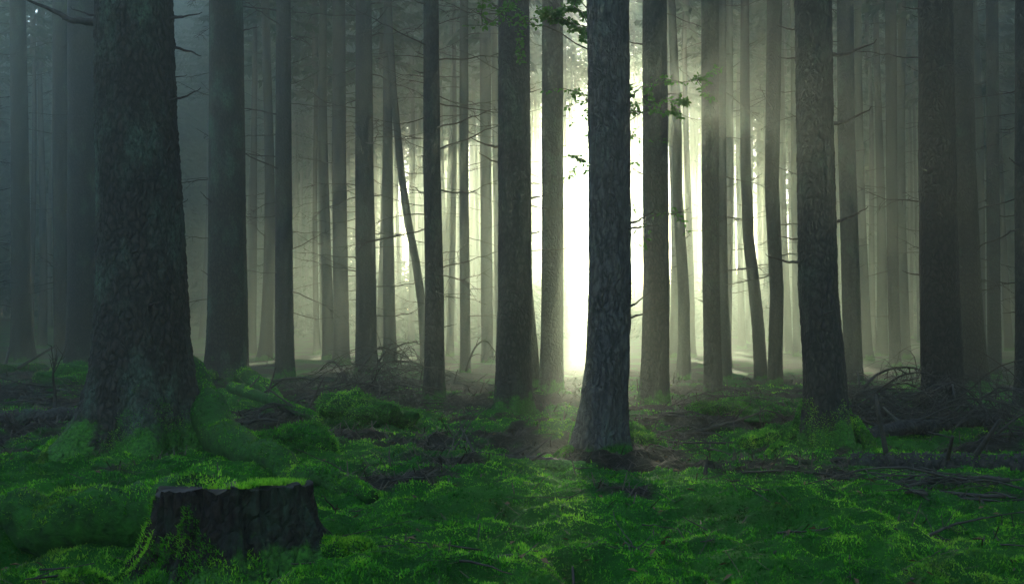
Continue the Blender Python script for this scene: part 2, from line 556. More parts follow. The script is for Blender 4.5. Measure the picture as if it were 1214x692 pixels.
# ----------------------------------------------------------------------------- hero trunks
def trunk_mesh(name, path_fn, rad_fn, zs, seg, mat, flare, fh, lobes, bark_amp, seed, furrow=False, phase=None):
    rng = np.random.default_rng(seed)
    th = np.linspace(0, 2 * math.pi, seg, endpoint=False)
    ph = rng.uniform(0, 6.28) if phase is None else phase
    TH, ZZ = np.meshgrid(th, zs)
    lob = 0.5 + 0.62 * np.cos(lobes * TH + ph + 0.5 * np.sin(TH * 2 + seed)) + 0.25 * np.cos((lobes - 2) * TH + ph * 2)
    lob = np.maximum(lob, 0.08) ** 1.3
    fl = flare * np.exp(-np.maximum(ZZ, 0) / fh) * lob + flare * 0.35 * np.exp(-np.maximum(ZZ, 0) / (fh * 2.5))
    r = np.array([rad_fn(z) for z in zs])[:, None] * (1 + fl)
    nxv, nyv = np.cos(TH), np.sin(TH)
    r = r * (1 + 0.035 * fbm(nxv * 1.5 + seed, nyv * 1.5, ZZ * 0.8, 3))
    if bark_amp:
        if furrow:
            rr = 1 - np.abs(fbm(nxv * 4.5 + seed, nyv * 4.5, ZZ * 2.2, 4, 0.6)) * 2.2
            r = r + bark_amp * (rr - 0.5) + bark_amp * 0.8 * fbm(nxv * 9, nyv * 9, ZZ * 7, 3)
        else:
            r = r + bark_amp * fbm(nxv * 7 + seed, nyv * 7, ZZ * 14, 4, 0.65)
            r = r + bark_amp * 0.6 * np.maximum(fbm(nxv * 3, nyv * 3, ZZ * 5 + seed, 2), 0.1)
    c = np.array([path_fn(z) for z in zs])
    Vx = np.stack([c[:, 0:1] + r * nxv, c[:, 1:2] + r * nyv, ZZ], -1).reshape(-1, 3)
    nz = len(zs)
    I = np.arange(nz * seg).reshape(nz, seg); J = np.roll(I, -1, 1)
    Fq = np.stack([I[:-1], J[:-1], J[1:], I[1:]], -1).reshape(-1, 4)
    return mesh_np(name, Vx, Fq, mat)


GROUP_SPRUCE = 'spruce trees of the misty wood'
HEROES = []      # (key, px at mid, width, Y, empty, path, rad)


def hero(ref, label, pts, wt, wm, by, depth=None, flare=0.45, fh=0.25, lobes=5, mat=None, nb=14, bark=0.005, seg=24, nstub=7, height=23.0, group=GROUP_SPRUCE, blen=(0.5, 1.5), crown=True, furrow=False, bz=(1.2, None), fine=False, cat='tree', name='spruce_tree', phase=None):
    Y = depth or depth_of(by)
    bx = pts[-1][0]
    bp = at(bx, by, Y)
    z0 = gbase(bp.x, Y)
    C = sorted([(at(px, py, Y).z - z0, at(px, py, Y).x - bp.x) for px, py in pts])
    zc = np.array([c[0] for c in C]); xc = np.array([c[1] for c in C])
    ztop, zmid = at(0, 0, Y).z - z0, at(0, 346, Y).z - z0
    sl = (xc[-1] - xc[-2]) / (zc[-1] - zc[-2]); sl = max(-0.03, min(0.03, sl))
    rt, rm = 0.5 * wt / F * Y, 0.5 * wm / F * Y
    seed = len(HEROES) + 1

    def path(z):
        if z > zc[-1]: return (xc[-1] + sl * (z - zc[-1]), 0.0)
        return (float(np.interp(z, zc, xc)), 0.0)

    def rad(z):
        if z <= zmid: return rm + (rm - rt) / max(ztop - zmid, 0.1) * min(0.4, zmid - z) * 0.5
        if z <= ztop: return rm + (rt - rm) * (z - zmid) / (ztop - zmid)
        return max(0.03, rt * (1 - 0.9 * (z - ztop) / max(height - ztop, 1)))
    t = empty(name, (bp.x, Y, z0), label, cat, group)
    if fine:
        zs = np.concatenate([np.arange(-0.35, ztop + 0.3, 0.014), np.linspace(ztop + 0.4, height, 30)])
    else:
        seg = max(seg, 40)
        zs = np.concatenate([np.arange(-0.35, 1.2, 0.04), np.arange(1.2, ztop + 0.3, 0.07), np.linspace(ztop + 0.5, height, 14)])
    link('trunk', trunk_mesh('trunk', path, rad, zs, seg, mat or M_BARK, flare, fh, lobes, bark, seed, furrow, phase), t)
    if crown:
        cx = path(height * 0.6)[0]
        k = seed % 4
        zc0 = max(12.5, ztop + 1.5) if Y > 17 else 18.0
        c = link('crown', CROWNS[k][0], t, (cx, 0, zc0)); c.rotation_euler.z = seed * 1.3
        s = (height + 1.5 - zc0) / 10.0; c.scale = (1.0, 1.0, s) if Y > 17 else (0.5, 0.5, s)
        w = link('crown_limbs', CROWNS[k][1], c)
    rng = np.random.default_rng(100 + seed)
    hi = bz[1] or min(ztop + 1.0, 12.0)
    for b in range(nb):
        z = bz[0] + (hi - bz[0]) * (b + rng.uniform(0, 1)) / nb
        az = rng.uniform(0, 6.28)
        if rng.uniform() < 0.6: az = rng.choice([0, math.pi]) + rng.normal() * 0.5       # many show in profile
        add_branch(t, path, rad, z, az, rng.uniform(*blen), rng)
    for b in range(nstub):
        add_branch(t, path, rad, rng.uniform(0.9, max(2.0, min(ztop, 9))), rng.choice([0, math.pi]) + rng.normal() * 0.7, rng.uniform(0.08, 0.28), rng, STUB[b % 3])
    HEROES.append(dict(ref=ref, px=float(np.interp(-346, [-p[1] for p in pts][::-1], [p[0] for p in pts][::-1])), w=wm, Y=Y, e=t, path=path, rad=rad, pts=pts))
    return t, path, rad, Y, z0


def add_branch(t, path, rad, z, az, L, rng, mesh=None, tilt=None):
    r = rad(z) * 0.85
    p = path(z)
    o = link('dead_branch', mesh or DEAD[int(rng.integers(0, 6))], t, (p[0] + r * math.cos(az), p[1] + r * math.sin(az), z))
    o.rotation_euler = (rng.uniform(-0.5, 0.5), (rng.uniform(-0.25, 0.2) if tilt is None else tilt), az)
    o.scale = (L, L, L)
    return o


def branch_at(h, px, py, side, Lpx, mesh, tilt=0.0, az_off=0.0):
    """a snag that leaves the trunk's left or right edge at photo pixel height py and reaches Lpx pixels"""
    t, path, rad, Y, z0 = h
    z = at(px, py, Y).z - z0
    L = Lpx / F * Y
    o = add_branch(t, path, rad, z, (0 if side > 0 else math.pi) + az_off, L / max(0.3, math.cos(az_off)), np.random.default_rng(int(px)), mesh, tilt)
    o.rotation_euler.x = 0.2
    return o


hC = hero('the huge mossy trunk', 'huge thick mossy spruce in the left foreground with widely flared green foot',
          [(159, 0), (161, 120), (166, 250), (168, 346), (168, 440), (165, 545)], 87, 98, 540, flare=0.95, fh=0.24, lobes=5, mat=M_BARK_BIG, nb=0, bark=0.016, seg=300, fine=True, phase=-0.2)
hD = hero('the mossy-footed thick trunk', 'thick straight grey-green spruce with mossy skirt right behind the huge mossy trunk',
          [(268, 0), (269, 200), (270, 346), (270, 465)], 39, 45, 468, flare=0.42, fh=0.28, seg=96, bark=0.008, mat=M_BARK_BIG, nb=9, blen=(0.4, 1.1))
hN = hero('the furrowed trunk', 'foreground trunk with deeply furrowed bark, standing right before the sun glow',
          [(721, 0), (722, 150), (723, 346), (720, 430), (711, 537)], 49, 48, 537, flare=0.36, fh=0.22, lobes=4, mat=M_BARK_PINE, nb=0, bark=0.012, seg=220, fine=True, furrow=True)
hL = hero('the dark central trunk', 'dark straight trunk at the photo centre, just left of the sun glow',
          [(609, 0), (610, 200), (611, 346), (607, 490)], 37, 40, 492, flare=0.3, fh=0.2, seg=110, bark=0.007, nb=7, blen=(0.3, 0.8), fine=True)
hT = hero('the leaning dark trunk', 'dark spruce leaning left with flared foot and broken snags on its right side',
          [(964, 0), (966, 150), (970, 346), (977, 430), (984, 527)], 42, 44, 527, flare=0.42, fh=0.26, lobes=5, seg=130, bark=0.009, nb=6, blen=(0.15, 0.4), fine=True)
hW = hero('the broad brown trunk', 'broad dark brown trunk near the right edge behind arching dead branches',
          [(1109, 0), (1111, 200), (1114, 346), (1118, 500)], 39, 44, 503, flare=0.3, seg=60, mat=M_BARK_RED, bark=0.007, nb=9, blen=(0.3, 0.9))
hX = hero('the slanting right trunk', 'dark trunk slanting close behind the broad brown trunk on its right',
          [(1140, 0), (1143, 200), (1149, 346), (1158, 490)], 25, 28, 492, depth=15.5, flare=0.3, seg=40, mat=M_BARK_RED, nb=9)
hB2 = hero('the blackish left trunk', 'blackish thick trunk partly hidden by the huge mossy trunk on its left side',
           [(100, 0), (100, 200), (99, 346), (97, 448)], 38, 36, 450, flare=0.35, seg=40, nb=8)
hB1 = hero('the far blackish trunk', 'slim blackish trunk touching the thicker blackish trunk on its left',
           [(72, 0), (72, 200), (73, 346), (74, 430)], 19, 18, 432, flare=0.3, seg=24, nb=14)
hA = hero('the bluish left trunk', 'slim dark bluish trunk standing alone near the left edge in mist',
          [(21, 0), (23, 150), (25, 346), (26, 427)], 18, 22, 430, flare=0.45, fh=0.5, seg=28, nb=22, blen=(0.8, 2.0))
hE = hero('the slim dark trunk', 'slim dark straight trunk right of the thick mossy-footed trunk, long fine side twigs',
          [(336, 0), (336, 200), (337, 346), (338, 447)], 17, 21, 449, flare=0.25, seg=28, nb=20, blen=(0.8, 2.2))
hF = hero('the first grey trunk', 'grey hazy trunk midway between the slim dark trunk and the twiggy grey trunk',
          [(402, 0), (402, 200), (404, 346), (405, 418)], 15, 18, 421, depth=31, flare=0.3, seg=20, nb=22, blen=(0.8, 1.8), mat=M_BARK_FAR)
hG = hero('the twiggy grey trunk', 'grey straight trunk bristling with fine level dead twigs on both sides, base behind brush heap',
          [(431, 0), (432, 200), (434, 346), (434, 440)], 19, 24, 443, depth=22, flare=0.28, seg=24, nb=40, blen=(0.6, 1.6))
hHh = hero('the bent trunk', 'thin bent trunk slanting down rightwards in the haze left of the green-footed trunk',
           [(461, 10), (466, 100), (475, 200), (484, 265), (493, 310), (500, 360), (503, 412)], 7, 10, 425, depth=26, flare=0.2, seg=16, nb=5, blen=(0.4, 0.9), height=13, crown=False, mat=M_BARK_FAR, name='leaning_tree')
hI = hero('the green-footed slim trunk', 'slim trunk with bright green mossy foot and drooping bare side branches',
          [(511, 0), (512, 200), (515, 346), (515, 476)], 18, 22, 478, flare=0.42, fh=0.24, seg=50, nb=34, blen=(0.5, 1.3))
hJ = hero('the thin twiggy trunk', 'thin upright trunk with many twigs midway between green-footed slim trunk and dark central trunk',
          [(550, 0), (550, 200), (551, 346), (552, 440)], 10, 12, 442, depth=23, flare=0.22, seg=18, nb=30, blen=(0.4, 1.4), mat=M_BARK_FAR)
hK = hero('the pale mid trunk', 'pale hazy trunk just left of the dark central trunk',
          [(575, 0), (576, 200), (577, 346), (578, 428)], 13, 14, 430, depth=32, flare=0.2, seg=18, nb=12, mat=M_BARK_FAR)
hL2 = hero('the half-hidden trunk', 'slanting trunk half hidden behind the dark central trunk, showing at its lower right',
           [(606, 0), (611, 200), (622, 346), (632, 462)], 16, 19, 464, depth=16.5, flare=0.25, seg=28, nb=4)
hM = hero('the glowing trunk', 'straight trunk with a bright hazy right edge beside the white sun glow',
          [(655, 0), (655, 200), (655, 346), (654, 462)], 25, 26, 465, flare=0.25, seg=40, nb=8, blen=(0.3, 0.9))
hO = hero('the grey trunk beyond the glow', 'sturdy grey trunk just right of the furrowed trunk across the white glow',
          [(776, 0), (777, 200), (778, 346), (776, 480)], 29, 31, 484, flare=0.3, seg=60, bark=0.005, nb=7, blen=(0.3, 0.8))
hP = hero('the wavy thin trunk', 'thin wavy trunk right next to the sturdy grey trunk across the glow',
          [(796, 0), (800, 90), (803, 160), (803, 230), (808, 300), (811, 360), (811, 466)], 9, 13, 466, depth=19, flare=0.5, fh=0.3, seg=20, nb=8, blen=(0.3, 0.8), mat=M_BARK_FAR, height=15, crown=False, name='leaning_tree')
hQ = hero('the even grey trunk', 'even grey trunk second right of the furrowed trunk, thin paler trunk behind it',
          [(842, 0), (842, 200), (843, 346), (846, 474)], 21, 20, 476, flare=0.3, seg=40, nb=10, blen=(0.4, 1.0))
hQ2 = hero('the paler shadow trunk', 'thin paler trunk touching the even grey trunk on its right side',
           [(855, 0), (855, 200), (857, 346), (862, 452)], 12, 12, 454, flare=0.25, seg=20, nb=6, mat=M_BARK_FAR)
hR = hero('the curved trunk', 'thin trunk curving outwards at mid height, left of a straighter hazy trunk',
          [(883, 0), (883, 100), (884, 200), (887, 280), (893, 330), (899, 390), (903, 458)], 10, 14, 460, depth=20, flare=0.35, seg=20, nb=6, blen=(0.3, 0.8), mat=M_BARK_FAR, height=16, crown=False, name='leaning_tree')
hS = hero('the slightly bowed trunk', 'hazy brownish trunk slightly bowed, between the curved thin trunk and the leaning dark trunk',
          [(918, 0), (917, 100), (915, 220), (921, 346), (918, 468)], 18, 16, 470, depth=17.5, flare=0.25, seg=32, nb=9, mat=M_BARK_RED)
hU = hero('the smooth hazy trunk', 'smooth hazy trunk right behind the broken snags of the leaning dark trunk',
          [(1002, 0), (1003, 150), (1009, 346), (1012, 465)], 19, 21, 468, depth=17, flare=0.22, seg=36, nb=12, blen=(0.3, 0.9))
hV = hero('the twin brown trunk', 'thin brownish trunk in haze left of the broad brown trunk, dappled light around',
          [(1056, 0), (1057, 200), (1059, 346), (1062, 440)], 13, 13, 442, depth=26, flare=0.2, seg=18, nb=18, blen=(0.5, 1.4), mat=M_BARK_RED)
hY = hero('the far right hazy trunk', 'slim hazy trunk between the slanting right trunk and the black edge trunk',
          [(1176, 0), (1177, 200), (1178, 346), (1180, 462)], 14, 15, 465, depth=20, flare=0.2, seg=20, nb=18, blen=(0.6, 1.5))
hZ = hero('the black edge trunk', 'nearly black trunk cut off by the right edge of the picture',
          [(1222, 0), (1222, 200), (1223, 346), (1224, 500)], 34, 36, 503, depth=10.8, flare=0.3, seg=40, nb=8, blen=(0.4, 1.1))

# snags placed as in the photograph
branch_at(hC, 205, 24, 1, 42, STUB[1], -0.12)
branch_at(hC, 114, 24, -1, 108, STUB[0], -0.08)
branch_at(hT, 985, 64, 1, 56, STUB[0], 0.0)
branch_at(hT, 986, 146, 1, 50, STUB[0], -0.1)
branch_at(hT, 988, 262, 1, 45, STUB[2], -0.12)
branch_at(hT, 950, 68, -1, 24, STUB[1], 0.05)
branch_at(hT, 950, 140, -1, 12, STUB[2], -0.2)
branch_at(hL, 592, 175, -1, 36, STUB[1], -0.25)
branch_at(hL, 592, 30, -1, 34, STUB[1], -0.5)
for py, L in ((70, 60), (118, 40), (165, 48), (176, 45), (228, 52), (312, 40), (360, 44)):
    branch_at(hI, 503, py, -1, L, DEAD[py % 6], -0.15, 0.3)
for py, L in ((60, 40), (140, 50), (230, 40), (310, 34), (350, 44)):
    branch_at(hI, 523, py, 1, L, DEAD[(py + 2) % 6], -0.2, -0.3)

# the deep root of the huge trunk and other roots
def root_part(h, pix, r0, r1, mat=M_MOSSLOG, pts3=None, lift0=0.12, ride=0.45):
    t, path, rad, Y, z0 = h
    P = []
    for px, py in pix:
        x, y = gpt(px, py); P.append((x, y, gh(x, y)))
    if pts3: P = [(t.location.x + a, t.location.y + b, 0) for a, b in pts3]
    P = np.array(P); u = np.linspace(0, 1, len(P)); uu = np.linspace(0, 1, 26)
    Q = np.stack([np.interp(uu, u, P[:, k]) for k in range(3)], -1)
    Q[:, 2] = [gh(a, b) for a, b in Q[:, :2]]
    rr = r0 + (r1 - r0) * uu ** 0.8
    Q[:, 2] += rr * ride + lift0 * np.maximum(0, 1 - uu * 3) ** 1.6
    Q[:, 1] += 0.03 * np.sin(uu * 9)
    mb = MB(); Q = Q - np.array(t.location)
    mb.tube(Q, rr, 14, True, 0.05)
    o = link('root', mb.mesh('root', mat), t)
    # moss shoots on the root
    S = Q[RNG.integers(0, 26, 7000)] ; k = RNG.integers(0, 25, 7000); f = RNG.uniform(0, 1, 7000)[:, None]
    S = Q[k] * (1 - f) + Q[k + 1] * f; ra = (rr[k] * (1 - f[:, 0]) + rr[k + 1] * f[:, 0])[:, None]
    dv = RNG.normal(size=(7000, 3)); dv[:, 2] = np.abs(dv[:, 2]) + 0.2; dv /= np.linalg.norm(dv, axis=1)[:, None]
    V, T = blades(S + dv * ra * 0.97, RNG.uniform(0.008, 0.022, 7000), 0.0016 + 0.0006 * Y * RNG.uniform(0.7, 1.3, 7000), 0.8, dv + np.array([0, 0, 0.6]))
    link('root_moss', mesh_np('root_moss', V, T, M_MOSS, False), o)
    return o


root_part(hC, [(215, 528), (262, 548), (312, 566), (370, 584), (440, 602)], 0.17, 0.04, lift0=0.34, ride=0.75)
root_part(hC, [(130, 530), (100, 535), (70, 540), (45, 552)], 0.10, 0.03)
root_part(hD, [(285, 468), (310, 474), (340, 486)], 0.16, 0.05)
root_part(hD, [(255, 468), (240, 474), (222, 484)], 0.12, 0.04)
root_part(hT, [(1000, 520), (1030, 530), (1062, 545), (1090, 552)], 0.07, 0.02)
root_part(hT, [(955, 520), (930, 526), (900, 534)], 0.05, 0.015)
root_part(hN, [(690, 532), (670, 540), (640, 548)], 0.055, 0.02, M_LOG)


def trunk_moss(h, zmax, n, seedpx, mat=M_MOSS):
    """fuzzy moss on the foot of a trunk, rooted on its real surface"""
    t = h[0]
    tr = [c for c in t.children if c.name.startswith('trunk')][0]
    me = tr.data
    co = np.empty(len(me.vertices) * 3, np.float32); me.vertices.foreach_get('co', co); co = co.reshape(-1, 3)
    no = np.empty(len(me.vertices) * 3, np.float32); me.vertices.foreach_get('normal', no); no = no.reshape(-1, 3)
    m = fbm(co[:, 0] * 4 + seedpx, co[:, 1] * 4, co[:, 2] * 4, 3)
    ok = np.where((co[:, 2] > -0.05) & (co[:, 2] < zmax) & (m + 0.35 * (1 - co[:, 2] / zmax) * 1.0 - 0.22 > 0))[0]
    k = RNG.choice(ok, n)
    P = co[k] + RNG.normal(size=(n, 3)) * 0.008
    up = no[k] + np.array([0, 0, 0.5])
    V, T = blades(P, RNG.uniform(0.005, 0.013, n), np.full(n, 0.0035), 0.4, up / np.linalg.norm(up, axis=1)[:, None])
    link('trunk_moss', mesh_np('trunk_moss', V, T, mat, False), tr)


trunk_moss(hC, 0.5, 8000, 3.0)
trunk_moss(hT, 0.35, 6000, 7.0)
trunk_moss(hD, 0.5, 7000, 9.0)

# ----------------------------------------------------------------------------- the wood behind: single trees, copied
def far_trunk(seed):
    rng = np.random.default_rng(seed)
    a1, p1 = rng.uniform(0.03, 0.12), rng.uniform(0, 6.28)
    path = lambda z: (a1 * math.sin(z * 0.35 + p1) - a1 * math.sin(p1), 0.6 * a1 * math.sin(z * 0.27 + p1 * 2) - 0.6 * a1 * math.sin(p1 * 2))
    rad = lambda z: max(0.025, 0.2 * (1 - 0.88 * max(z, 0) / 23))
    zs = np.concatenate([np.arange(-0.6, 1.2, 0.15), np.linspace(1.3, 23, 26)])
    return trunk_mesh('trunk', path, rad, zs, 12, M_BARK_FAR, 0.35, 0.3, 5, 0.0, seed), path, rad


FAR = [far_trunk(200 + k) for k in range(5)]
SUN_AZ, SUN_EL = math.degrees(math.atan((692 - 607) / F)), 13.15
auto = []
rng = np.random.default_rng(21)
GAPS = [(633, 641), (670, 696), (750, 760)]
cells = []
yy = 15.0
while yy < 76:
    step = 3.3 + 0.012 * yy
    half = yy * 0.54
    xs = -half + rng.uniform(0, step)
    while xs < half:
        cells.append((xs + rng.uniform(-1.2, 1.2), yy + rng.uniform(-1.2, 1.2)))
        xs += step
    yy += step
placed = [(h['e'].location.x, h['e'].location.y) for h in HEROES]
for cx, cy in cells:
    px = px_of(cx, cy)
    r = 0.20 * rng.uniform(0.6, 1.15)
    if cy < 27 and -60 < px < 1275: continue
    if px < -60 or px > 1275:
        if rng.uniform() < 0.4: continue
    wpx = 2 * r / cy * F
    if any(math.hypot(cx - a, cy - b) < 1.7 for a, b in placed): continue
    if any(a - wpx * 0.5 < px < b + wpx * 0.5 for a, b in GAPS) and (cy < 58 or rng.uniform() < 0.6): continue
    if 585 < px < 830 and cy < 36: continue
    # wholly behind a nearer trunk: nothing of it would show
    hid = any(abs(px - h['px']) < (h['w'] - wpx) * 0.5 + 1.0 for h in HEROES if h['Y'] < cy)
    hid = hid or any(abs(px - q[0]) < (q[1] - wpx) * 0.5 + 2.0 for q in [(a['px'], a['w']) for a in auto if a['y'] < cy])
    if hid: continue
    placed.append((cx, cy))
    auto.append(dict(px=px, w=wpx, x=cx, y=cy, r=r))

ORD = ['first', 'second', 'third', 'fourth', 'fifth', 'sixth', 'seventh', 'eighth', 'ninth', 'tenth', 'eleventh', 'twelfth', 'thirteenth', 'fourteenth',
       'fifteenth', 'sixteenth', 'seventeenth', 'eighteenth', 'nineteenth', 'twentieth', 'twenty-first', 'twenty-second', 'twenty-third', 'twenty-fourth']
BOUND = sorted([h for h in HEROES if h['ref'] in ('the bluish left trunk', 'the blackish left trunk', 'the huge mossy trunk', 'the mossy-footed thick trunk', 'the slim dark trunk',
                'the twiggy grey trunk', 'the green-footed slim trunk', 'the dark central trunk', 'the glowing trunk', 'the furrowed trunk', 'the grey trunk beyond the glow',
                'the even grey trunk', 'the leaning dark trunk', 'the broad brown trunk', 'the slanting right trunk', 'the black edge trunk')], key=lambda h: h['px'])
for lo, hi in zip([None] + BOUND, BOUND + [None]):
    inn = sorted([a for a in auto if (lo is None or a['px'] >= lo['px']) and (hi is None or a['px'] < hi['px'])], key=lambda a: a['px'])
    for i, a in enumerate(inn):
        if lo is None: w = 'left of ' + hi['ref']
        elif hi is None: w = 'beyond ' + lo['ref']
        else: w = 'between ' + lo['ref'][4:] + ' and ' + hi['ref'][4:]
        a['label'] = f'{ORD[i]} faint trunk rightward {w}'
for i, a in enumerate(auto):
    k = i % 5
    me, path, rad = FAR[k]
    z0 = gbase(a['x'], a['y'])
    t = empty('spruce_tree', (a['x'], a['y'], z0), a['label'], 'tree', 'faint far spruces in the mist')
    s = a['r'] / 0.2
    t.rotation_euler = (R(rng.normal() * 0.7), R(rng.normal() * 0.9), 0)
    hs = rng.uniform(0.92, 1.1)
    tk = link('trunk', me, t); tk.scale = (s, s, hs); tk.rotation_euler.z = rng.uniform(0, 6.28)
    c, cl = CROWNS[i % 4]
    zc0 = rng.uniform(12.5, 15.5) if a['y'] > 50 else rng.uniform(11, 13.5)
    co = link('crown', c, t, (0, 0, zc0)); co.rotation_euler.z = rng.uniform(0, 6.28)
    q = rng.uniform(0.9, 1.2); co.scale = (q, q, (23.5 * hs - zc0) / 10)
    link('crown_limbs', cl, co)
    nb = 15 if a['y'] < 34 else (9 if a['y'] < 48 else 5)
    for b in range(nb):
        z = 1.8 + 10.5 * (b + rng.uniform()) / nb
        add_branch(t, lambda z: (0, 0), lambda z: rad(z) * s, z, rng.uniform(0, 6.28), rng.uniform(0.7, 1.9), rng)

# the closed edge of the wood far behind: too many and too faint to count
def far_wood():
    rng = np.random.default_rng(77)
    V, Q, nq = [], [], 0
    wood = MB()
    spots = []
    for k in range(350):
        px = rng.uniform(-260, 1480); Y = rng.uniform(79, 94)
        side = abs((px - 700) / 100.0)
        if side < 0.7 and rng.uniform() < 0.5: continue
        zb = 18.5 - 1.3 * side - 0.22 * side * side + rng.normal() * 2.2
        if rng.uniform() < (0 if side < 2.6 else 0.5 if side < 3.4 else 0.8 if px > 700 else 0.97): zb = rng.uniform(0.3, 5)
        spots.append(((px - 607) / F * Y, Y, max(0.4, zb), 7 + 90 * min(1.0, max(0, side - 1.3) / 2.4), 0.11))
    for k in range(220):                                   # thin stems across the bright opening
        px = rng.uniform(330, 1080); Y = rng.uniform(77, 92)
        spots.append(((px - 607) / F * Y, Y, rng.uniform(17, 22), 16, 0.10))
    for k in range(110):                                   # young growth under the bright edge
        px = rng.uniform(330, 1060); Y = rng.uniform(64, 92)
        spots.append(((px - 607) / F * Y, Y, 0.15, 70, -rng.uniform(1.2, 5.0)))
    for k in range(190):                                  # unseen trees added at both sides to block low sky light
        y = rng.uniform(-10, 84); x = rng.choice([-1, 1]) * max(0.58 * y + 3, rng.uniform(24, 34)) + rng.normal() * 2
        if abs(x) < 48: spots.append((x, y, rng.uniform(0.5, 6), 50, 0.16))
    for k in range(75):                                   # unseen trees added behind the camera, also blocking low sky light
        spots.append((rng.uniform(-34, 34), rng.uniform(-29, -20), rng.uniform(0.5, 3), 45, 0.17))
    for x, Y, zb, dens, kw in spots:
        zt = rng.uniform(30, 33) if Y > 77 else rng.uniform(20, 26)
        if (Y < 16 and x < 2 - 0.4 * Y) or (Y < 60 and x < 0): zt = rng.uniform(6, 10)     # added trees kept low at left and back to admit sky light
        g = gbase(x, Y)
        r = rng.uniform(0.08, 0.2)
        if kw < 0: zt, kw, r = g - kw, 0.07, 0.03; zb += g
        elif Y > 77 and x < -0.36 * Y: zt = rng.uniform(20, 27)
        wood.tube([(x, Y, g - 0.3), (x + rng.normal() * 0.1, Y, zt * 0.5), (x, Y, zt)], [r, r * 0.75, 0.03], 6)
        m = int(dens * (zt - zb) + 60)
        f = rng.uniform(0, 1, m) ** 0.9; az = rng.uniform(0, 6.28, m)
        rr = (min(2.6, 0.3 * (zt - zb) + 0.3) * (1 - f) ** 0.7 + 0.15) * np.sqrt(rng.uniform(0.03, 1, m))
        q = np.stack([x + rr * np.cos(az), Y + rr * np.sin(az), zb + f * (zt - zb) - 0.25 * rr], -1)
        d2 = np.stack([np.cos(az) + rng.normal(size=m) * 0.5, np.sin(az) + rng.normal(size=m) * 0.5, -rng.uniform(0.1, 0.9, m)], -1); d2 /= np.linalg.norm(d2, axis=1)[:, None]
        w2 = np.cross(d2, rng.normal(size=(m, 3))); w2 /= np.linalg.norm(w2, axis=1)[:, None]
        L = rng.uniform(0.5, 1.1, m)[:, None]; W = kw * rng.uniform(0.6, 1.4, m)[:, None]
        V.append(np.stack([q, q + d2 * L * 0.45 + w2 * W, q + d2 * L, q + d2 * L * 0.45 - w2 * W], 1).reshape(-1, 3))
        Q.append(np.arange(4 * m).reshape(-1, 4) + nq); nq += 4 * m
    o = tag(link('far_wood', mesh_np('far_wood', np.concatenate(V), np.concatenate(Q), M_NEEDLE, False)), 'dim mass of distant trees behind the single trunks, plus unseen light-blocking trees added all round', 'far wood', kind='stuff')
    link('trunk_mass', wood.mesh('trunk_mass', M_BARK_FAR), o)
    return o


far_wood()

# ----------------------------------------------------------------------------- young beech behind the furrowed trunk
bY = depth_of(537) + 0.75
bx = at(722, 346, bY).x
tb = empty('young_beech', (bx, bY, gbase(bx, bY)), 'slender young beech hidden behind the furrowed trunk, green leafy sprays reaching both sides', 'tree')
z0 = tb.location.z
mb = MB(); zz = np.linspace(-0.2, 5.2, 24)
mb.tube(np.stack([0.02 * np.sin(zz * 1.3), 0.02 * np.cos(zz), zz], -1), np.interp(zz, [-0.2, 5.2], [0.045, 0.01]), 8)
link('trunk', mb.mesh('trunk', M_DEAD), tb)


def leafy(p0, p1, nleaf, seed, size=0.025):
    rng = np.random.default_rng(seed)
    mb = MB(); path = twisty(p0, p1, 9, 0.02, rng); path[:, 2] += 0.10 * np.sin(np.linspace(0, math.pi, 9))
    mb.tube(path, np.linspace(0.006, 0.002, 9), 5)
    ends = [path]
    for k in range(5):
        j = rng.integers(3, 8); e = path[j] + np.array([rng.normal() * 0.2, rng.normal() * 0.2, rng.normal() * 0.13])
        tw = twisty(path[j], e, 5, 0.01, rng); mb.tube(tw, np.linspace(0.003, 0.0015, 5), 4); ends.append(tw)
    o = link('leafy_branch', mb.mesh('leafy_branch', M_DEAD), tb)
    V, Q = [], []
    prof = [(0, 0), (0.25, 0.26), (0.55, 0.30), (0.85, 0.14), (1, 0)]
    for k in range(int(nleaf * 6)):
        e = ends[rng.integers(0, len(ends))]
        lo = 0.45 if e is path else 0.15
        i = rng.uniform(lo, 1) * (len(e) - 1); i0 = min(int(i), len(e) - 2); p = e[i0] + (e[i0 + 1] - e[i0]) * (i - i0)
        d = np.array([rng.normal(), rng.normal(), rng.normal() * 0.5 - 0.4]); d /= np.linalg.norm(d)
        s = np.cross(d, np.array([0, 0, 1.0]) + rng.normal(size=3) * 0.5); s /= np.linalg.norm(s)
        nn = np.cross(s, d); L = size * rng.uniform(1.0, 1.9); b0 = len(V)
        c = p + d * 0.012
        left = [c + d * L * u + s * L * w + nn * L * 0.1 * (w > 0) for u, w in prof]
        right = [c + d * L * u - s * L * w + nn * L * 0.1 * (w > 0) for u, w in prof[1:4]]
        V += left + right
        Q += [(b0, b0 + 1, b0 + 5, b0), (b0 + 1, b0 + 2, b0 + 6, b0 + 5), (b0 + 2, b0 + 3, b0 + 7, b0 + 6), (b0 + 3, b0 + 4, b0 + 7, b0 + 3)]
    Q = [tuple(dict.fromkeys(f)) for f in Q]
    me = bpy.data.meshes.new('leaves'); me.from_pydata([tuple(v) for v in V], [], Q); me.materials.append(M_LEAF)
    link('foliage', me, o)


def lp(px, py, dy=0.0):
    p = at(px, py, bY + dy); return np.array(p) - np.array(tb.location)


